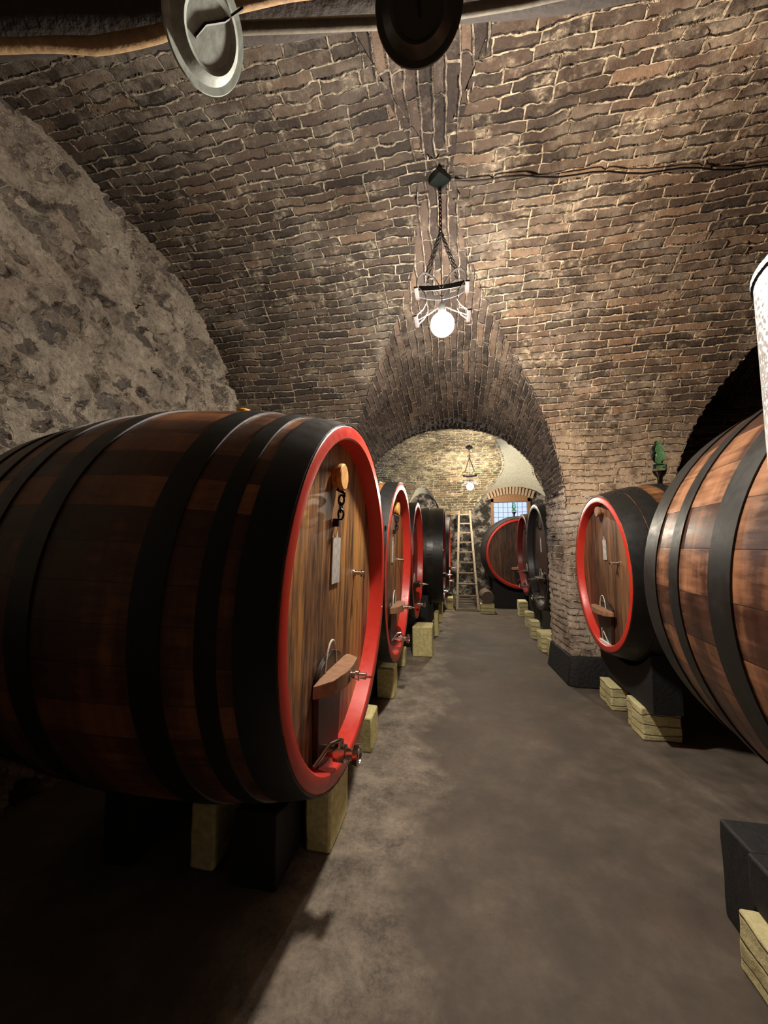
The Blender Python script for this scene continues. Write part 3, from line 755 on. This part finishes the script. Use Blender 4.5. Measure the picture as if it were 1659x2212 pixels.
def layered(name):
    t = NT(name); ob = t.obj(); s = t.n('ShaderNodeSeparateXYZ'); t.set(s.inputs[0], ob)
    n1 = t.noise(ob, 5, 3).outputs[0]; n2 = t.noise(ob, 30, 5, .7).outputs[0]
    zz = t.math('ADD', s.outputs[2], t.math('MULTIPLY', n1, .05))
    fr = t.math('ABSOLUTE', t.math('SUBTRACT', t.math('FRACT', t.math('DIVIDE', zz, .07)), .5))
    seam = t.gray(fr, .40, .5)
    c = t.mix(t.gray(n2, .3, .7), (.62, .55, .27), (.82, .75, .42)); c = t.mix(t.math('MULTIPLY', seam, t.gray(n2, .4, .6, .1, .5)), c, (.14, .12, .05))
    t.base(c); t.P(Roughness=.85)
    t.bump(t.math('SUBTRACT', t.math('MULTIPLY', n2, .4), seam), .9, .02); return t.m
M['yellowlay'] = layered('yellow_painted_brickwork')
GL = 'yellow stone blocks under the left casks'
GR = 'yellow stone blocks along the right side of the aisle'
for x0, x1, y0, y1, h, lab in [
    (-.765, -.635, 1.89, 2.20, .335, 'tall yellow painted block under the front cask, nearest the camera in the left row'),
    (-1.25, -1.13, 1.70, 1.84, .29, 'shadowed yellow block standing in the dark beneath the middle of the front cask'),
    (-.78, -.635, 2.80, 3.04, .24, 'yellow block between the first and second left casks, lit at its edge'),
    (-.80, -.63, 3.76, 3.98, .28, 'yellow block below the red rim of the second left cask'),
    (-.76, -.66, 4.72, 4.90, .20, 'small pale yellow block tucked behind the broad upright one'),
    (-.615, -.355, 5.16, 5.46, .385, 'broad upright yellow block jutting into the aisle beside the third left cask'),
    (-.40, -.335, 6.30, 6.60, .36, 'slim yellow block under the near edge of the black staved cask'),
    (-.385, -.31, 7.36, 7.60, .34, 'slim yellow block under the far edge of the black staved cask'),
    (-.27, -.13, 8.75, 9.0, .26, 'small rounded yellow block next to the foot of the ladder')]:
    rough_block('stone_block', x0, x1, y0, y1, 0, h, M['yellow'], lab, group=GL, amp=.005)
for x0, x1, y0, y1, h, lab in [
    (1.33, 1.60, 3.33, 3.60, .235, 'roughly layered yellow block at right front of the small cask cradle'),
    (1.30, 1.44, 3.84, 4.12, .20, 'yellow block behind the layered one, closer to the brick pier'),
    (.94, 1.55, 1.28, 1.68, .20, 'weathered yellow masonry block at the bottom right corner of the photo'),
    (1.09, 1.24, 5.18, 5.34, .27, 'yellow block touching the far side of the black pier plinth'),
    (1.08, 1.28, 5.62, 5.95, .24, 'wide yellow block below the black rimmed cask'),
    (1.08, 1.22, 6.35, 6.60, .26, 'yellow block below the far half of the black rimmed cask'),
    (1.14, 1.28, 7.15, 7.36, .26, 'yellow block under the narrowly seen dark cask'),
    (1.17, 1.34, 8.15, 8.45, .30, 'yellow block at the right under the window cask'),
    (.43, .72, 8.36, 8.62, .20, 'yellow block carrying the round log end beside the ladder')]:
    rough_block('stone_block', x0, x1, y0, y1, 0, h, M['yellowlay'], lab, group=GR, amp=.016)

def beam(x0, x1, y0, y1, z0, z1, label, amp=.008, group=None, mat='beamwood'):
    return rough_block('support_beam', x0, x1, y0, y1, z0, z1, M[mat], label, 'beam', group, amp, .08, .01)
GBM = 'black timber beams carrying casks'
# cradles: timber with a curved saddle cut to the cask
def cradle(label, axis, cx, cy, zc, rad, along, h0, halfw, thick, top):
    """saddle across the cask axis; axis 'x': cask lies along x, saddle spans y"""
    m = MB(); n = 15; v = []; f = []
    us = frange(-halfw, halfw, 2*halfw/(n-1))
    for u in us:
        zz = min(top, zc-math.sqrt(max(.0001, rad*rad-u*u))-.006) if abs(u) < rad else top
        for d, z in ((-thick/2, h0), (thick/2, h0), (thick/2, zz), (-thick/2, zz)):
            p = (cx+d, cy+u, z) if axis == 'x' else (cx+u, cy+d, z); v.append(p)
    for i in range(len(us)-1):
        for k in range(4): f.append((i*4+k, i*4+(k+1) % 4, i*4+4+(k+1) % 4, i*4+4+k))
    f += [(3,2,1,0), tuple(range(4*len(us)-4, 4*len(us)))]
    m.add(v, f); o = m.build('cask_cradle', M['beamwood'], bevel=.006); tag(o, label, 'cradle', 'black wooden cask cradles'); return o
cradle('black curved cradle under the small cask beside the brick pier', 'x', 1.46, 3.72, 1.222, .755, 0, .242, .52, .2, .66)
cradle('black cradle under the front cask of the left row', 'x', -.90, 1.955, 1.225, .945, 0, .0, .30, .20, .5)
cradle('second black cradle deep beneath the front cask of the left row', 'x', -1.60, 1.955, 1.22, .935, 0, .0, .30, .16, .5)
cradle('black cradle under the second cask of the left row', 'x', -.9, 3.79, 1.22, .868, 0, .0, .62, .14, .55)
cradle('black cradle under the third cask of the left row', 'x', -.9, 5.44, 1.25, .832, 0, .0, .62, .14, .55)
cradle('black cradle under the fourth cask of the left row', 'x', -.6, 7.12, 1.25, .87, 0, .0, .70, .2, .62)
cradle('black cradle under the last cask of the left row', 'x', -.6, 8.90, 1.23, .86, 0, .0, .6, .2, .6)
cradle('black cradle under the black rimmed cask past the pier', 'x', 1.5, 6.15, 1.26, .815, 0, .0, .75, .3, .62)
cradle('black cradle under the narrowly seen dark cask', 'x', 1.55, 7.75, 1.24, .80, 0, .0, .65, .3, .6)
cradle('black cradle under the cask below the window', 'y', 1.39, 9.25, 1.22, .86, 0, .0, .62, .3, .6)
cradle('black cradle under the orange brown cask at the right edge', 'y', 1.62, 1.80, 1.26, 1.125, 0, .02, .06, .3, .36)
rough_block('support_post', 1.02, 1.42, 1.71, 1.89, 0, .37, M['beamwood'], 'upright black timber standing behind the weathered yellow corner block', 'post', None, .006, .08, .01)
beam(1.00, 1.42, 1.47, 1.705, .202, .375, 'black beam end on the weathered yellow block in the bottom right corner')
# log under the window cask
m = MB(); m.lathe([(0, .001), (0, .120), (.01, .128), (.3, .132), (.55, .125), (.55, .001)], 24, Matrix.Translation((.59, 8.38, .332)) @ Matrix.Rotation(PI/2+.06, 4, 'Z'))
tag(m.build('support_log', M['sawnlog']), 'round log lying on a yellow block beside the ladder, its sawn end toward the aisle', 'log')

# ------------------------------------------------------------------ glass airlocks
def airlock(loc, s, label):
    t = thing('glass_airlock', label, 'airlock', loc, group='green glass airlocks on the casks')
    up = Matrix.Rotation(-PI/2, 4, 'Y')
    m = MB(); m.lathe([(-.03, .02), (.03, .022), (.07, .026), (.10, .05), (.145, .062), (.19, .06), (.19, .056), (.145, .057), (.104, .045), (.072, .021), (-.03, .016)], 28, Matrix.Scale(s, 4) @ up); m.build('glass_cup', M['clearglass'], t)
    m = MB(); m.lathe([(.0, .001), (.0, .015), (.075, .019), (.104, .043), (.13, .053), (.13, .001)], 24, Matrix.Scale(s, 4) @ up); m.build('wine_level', M['wine'], t)
    m = MB(); m.lathe([(.16, .045), (.19, .048), (.20, .03), (.215, .034), (.24, .052), (.275, .056), (.30, .046), (.31, .044), (.325, .050), (.35, .050), (.37, .036), (.375, .024), (.385, .022), (.395, .026), (.41, .018), (.415, .001)], 28, Matrix.Scale(s, 4) @ up); m.build('green_bubbler', M['greenglass'], t)
    return t
airlock((1.715, 3.675, 1.965), .95, 'green glass airlock with dark wine on the small cask by the pier')
airlock((1.33, 9.60, 2.075), .85, 'green glass airlock in front of the far window')
airlock((-.90, 3.79, 2.08), .62, 'green glass airlock peeping over the red rim of the front cask')

# ------------------------------------------------------------------ pendant lamps
def chain_mb(p, q, link=.03, wire=.0032, rad=.008):
    p, q = Vector(p), Vector(q); d = q-p; n = max(2, int(d.length/(link*.78))); t = d.normalized()
    a = t.orthogonal().normalized(); b = t.cross(a); m = MB()
    for i in range(n):
        c = p+d*((i+.5)/n); s_ = a if i % 2 else b
        m.tube([c+t*(link/2*math.cos(g))+s_*(rad*math.sin(g)) for g in frange(0, 2*PI, 2*PI/8)[:-1]], wire, 5, True)
    return m
def pendant(loc, zc_, bulbmat, label, detail=True):
    """loc: centre of the bulb; zc_: ceiling height there"""
    t = thing('pendant_lamp', label, 'lamp', loc, group='wrought iron pendant lamps')
    H = zc_-loc[2]
    m = MB(); s = .078; m.prism([(s, 0), (0, s), (-s, 0), (0, -s)], H-.035, H+.01); m.add([(s, 0, H-.035), (0, s, H-.035), (-s, 0, H-.035), (0, -s, H-.035), (0, 0, H-.085)], [(0,1,4), (1,2,4), (2,3,4), (3,0,4)]); m.build('ceiling_plate', plain('plate_iron', (.012, .018, .017), .5), t, smooth=False)
    hub = .64
    chain_mb((0, 0, H-.06), (0, 0, hub+.02), .036, .004, .011).build('hanging_chain', M['iron'], t)
    m = MB(); m.lathe([(0, .001), (0, .014), (.015, .022), (.03, .014), (.04, .001)], 12, Tm(0, 0, hub-.01, ry=-PI/2)); m.build('hub', M['iron'], t)
    zr, rr = .255, .155
    for k in range(4):
        sx_, sy_ = ((-1, -1), (-1, 1), (1, -1), (1, 1))[k]
        chain_mb((.012*sx_, .012*sy_, hub), (.105*sx_, .045*sy_, zr+.085), .028, .003, .008).build('suspension_chain', M['iron'], t)
    for sy_ in (-1, 1):
        yy = .055*sy_
        m = MB(); m.band([(rr*u, yy-.02*sy_*u*u, zr-.026*(1-u*u)) for u in frange(-1, 1, .1)], (0, 0, 1), .034, .006); m.build('yoke_bar', M['ironedge'], t)
        for sx_ in (-1, 1):
            m = MB(); m.band([(sx_*x, yy, zr+z) for x, z in [(.168, -.012), (.166, .03), (.155, .065), (.125, .092), (.09, .085), (.055, .055), (.025, .01), (.008, -.03)]], (0, 1, 0), .024, .003); m.build('upper_scroll', M['ironedge'], t)
            m = MB(); m.band([(sx_*x, yy, zr+z) for x, z in [(.150, -.010), (.118, -.045), (.104, -.085), (.102, -.12), (.125, -.165), (.165, -.20), (.180, -.208)]], (0, 1, 0), .013, .003); m.build('lower_scroll', M['ironedge'], t)
    for sx_ in (-1, 1):
        m = MB(); m.box(sx_*.172-.015, sx_*.172+.015, -.065, .065, zr-.016, zr-.002); m.build('end_cap', M['ironedge'], t, bevel=.003)
        m = MB(); m.box(sx_*.178-.014, sx_*.178+.014, -.07, .07, zr-.218, zr-.206); m.build('foot_cap', M['ironedge'], t, bevel=.003)
        m = MB(); m.tube([(sx_*.17, 0, zr-.205), (sx_*.09, 0, zr-.17), (sx_*.02, 0, zr-.13)], .004, 6); m.build('bulb_arm', M['ironedge'], t)
    m = MB(); m.tube([(0, 0, hub), (0, 0, .14)], .003, 6); m.build('cable', M['iron'], t)
    m = MB(); m.lathe([(.15, .001), (.15, .02), (.12, .026), (.068, .028), (.06, .03)], 16, Tm(0, 0, 0, ry=-PI/2)); m.build('socket', M['socket'], t)
    m = MB(); m.ball((0, 0, 0), .08, 32, 20); b = m.build('bulb', M[bulbmat], t)
    return t
pendant((-.072, 2.56, 2.975), 4.052, 'bulb1', 'wrought iron scroll lamp with glowing globe bulb hanging in front of the brick arch')
pendant((.30, 8.95, 2.74), T2(8.95), 'bulb2', 'distant small pendant lamp glowing beside the far window')

# cable along the vault
m = MB(); pts = []
for i in range(40):
    x = .03+4.5*i/39; y = 2.58+.12*x+.012*math.sin(i*1.3); z = max(T(y), Lz(x, y), Lz(x, y, XR) if x > 2.4 else -9)-.022
    pts.append((x, y, z))
m.tube(pts, .0055, 6); tag(m.build('electric_cable', M['iron']), 'thin dark cable running right along the vault from the lamp plate', 'cable')

# ------------------------------------------------------------------ overhead beam and lids
def logobj(name, pts, rad, mat, label, cat, seg=18, amp=.02, fq=3.0):
    from mathutils import noise as mn
    P = [Vector(p) for p in pts]; path = []; n = 50; 
    L = [0]; 
    for a, b in zip(P, P[1:]): L.append(L[-1]+(b-a).length)
    for i in range(n+1):
        d = L[-1]*i/n
        for k in range(len(P)-1):
            if d <= L[k+1]+1e-6: path.append(P[k].lerp(P[k+1], (d-L[k])/(L[k+1]-L[k]))); break
    m = MB(); m.tube(path, [rad*(1+.12*mn.noise(p*2.1)) for p in path], seg)
    m.v = [tuple(Vector(v)+mn.noise_vector(Vector((v[0]*fq*.6, v[1]*fq*2, v[2]*fq*2)))*amp) for v in m.v]
    return tag(m.build(name, M[mat], flat_angle=50), label, cat)
logobj('wooden_log', [(-2.38, .99, 3.66), (-1.78, 1.10, 3.66), (-.84, 1.24, 3.66), (.28, 1.37, 3.66), (1.2, 1.42, 3.66), (2.2, 1.48, 3.64)], .125, 'log', 'thick dark wooden log crossing overhead at the top of the photo', 'log')
logobj('wooden_pole', [(-.95, 1.167, 3.43), (-.796, 1.181, 3.43), (-.228, 1.274, 3.43), (.272, 1.317, 3.43), (.9, 1.33, 3.43)], .02, 'polewood', 'straight grey pole running just beneath the dark overhead log', 'pole', 10, .004)
logobj('split_branch', [(-1.992, 1.014, 3.46), (-1.729, 1.068, 3.47), (-1.378, 1.143, 3.47), (-1.096, 1.165, 3.48), (-.789, 1.16, 3.49), (-.584, 1.175, 3.50), (-.443, 1.19, 3.50), (-.22, 1.205, 3.50), (.06, 1.22, 3.50)], .024, 'palewood', 'pale split branch lying along the front of the overhead log', 'branch', 12, .02)
def lid(loc, nrm, r, mat, label, name, wire):
    t = thing(name, label, 'lid', loc, group='round lids hung from the overhead log')
    q = Vector(nrm).normalized().to_track_quat('X', 'Z').to_matrix().to_4x4()
    t.matrix_world = Matrix.Translation(loc) @ q
    m = MB(); m.lathe([(-.012, r), (-.004, r+.003), (.0, r), (-.002, r*.86), (.012, r*.72), (.022, r*.66), (.018, r*.60), (.012, r*.56), (.012, .001)], 64)
    m.lathe([(-.012, r), (-.008, .001)], 64)
    m.build('lid_body', M[mat], t)
    m = MB()
    m.tube([(.016, *p) for p in wire], .0045, 6); m.build('wire_handle', M['iron'], t)
    return t
lid((-.735, .965, 3.09), (.80, -.12, -.55), .138, 'enamel', 'pale grey enamelled round lid with a dark wire across it, hanging at upper left', 'enamel_lid', [(.05, .14), (.02, .06), (-.02, .0), (-.03, -.05)])
lid((-.085, 1.08, 3.165), (-.02, -.80, -.60), .135, 'gunmetal', 'dark metal round lid hanging from the log at the top centre', 'metal_lid', [(.0, .02), (.004, -.03)])

# ------------------------------------------------------------------ ladder, tank
t = thing('wooden_ladder', 'tall tapering wooden ladder leaning against the dark end wall', 'ladder', (.18, 8.6, 0))
TOP = Vector((.0, 1.55, 2.28)); 
for s_ in (-1, 1):
    a = Vector((s_*.225, 0, 0)); b = TOP+Vector((s_*.135, 0, 0)); m = MB(); m.band([a, b], (1, 0, 0), .05, .05); m.build('rail', M['ladder'], t, bevel=.004)
for k in range(10):
    u = .03+.955*k/9.3 if k else .015; hw = .225+(.135-.225)*u; p = TOP*u
    m = MB(); m.band([p+Vector((-hw, -.01, 0)), p+Vector((hw, -.01, 0))], (0, 1, 0), .05, .034); m.build('rung', M['ladder'], t, bevel=.003)
t = thing('steel_tank', 'shiny hammered steel tank with conical top cut by the right edge', 'tank', (.728, .70, 0))
m = MB(); m.lathe([(.12, .001), (.12, .19), (.14, .205), (1.97, .205), (1.97, .001)], 64, Tm(0, 0, 0, ry=-PI/2)); m.build('tank_body', M['tank'], t)
m = MB(); m.lathe([(1.965, .209), (1.975, .209), (2.13, .06), (2.16, .06), (2.17, .001)], 64, Tm(0, 0, 0, ry=-PI/2)); m.build('tank_cone', M['tank'], t)
for k in range(3):
    a = k*2*PI/3+.5; m = MB(); m.tube([(.17*math.cos(a), .17*math.sin(a), 0), (.17*math.cos(a), .17*math.sin(a), .13)], .018, 10); m.build('leg', M['steel'], t)
# small iron cramps in the far vault and pier
for (x, y, z, lab) in [(1.13, 4.72, 2.02, 'small dark iron cramp in the upper part of the brick pier'), (1.12, 4.80, 1.55, 'small dark iron cramp halfway up the aisle side of the pier')]:
    m = MB(); m.tube([(x+.03, y, z), (x-.035, y-.01, z-.005), (x-.04, y+.06, z)], .008, 6); tag(m.build('iron_cramp', M['iron']), lab, 'cramp')
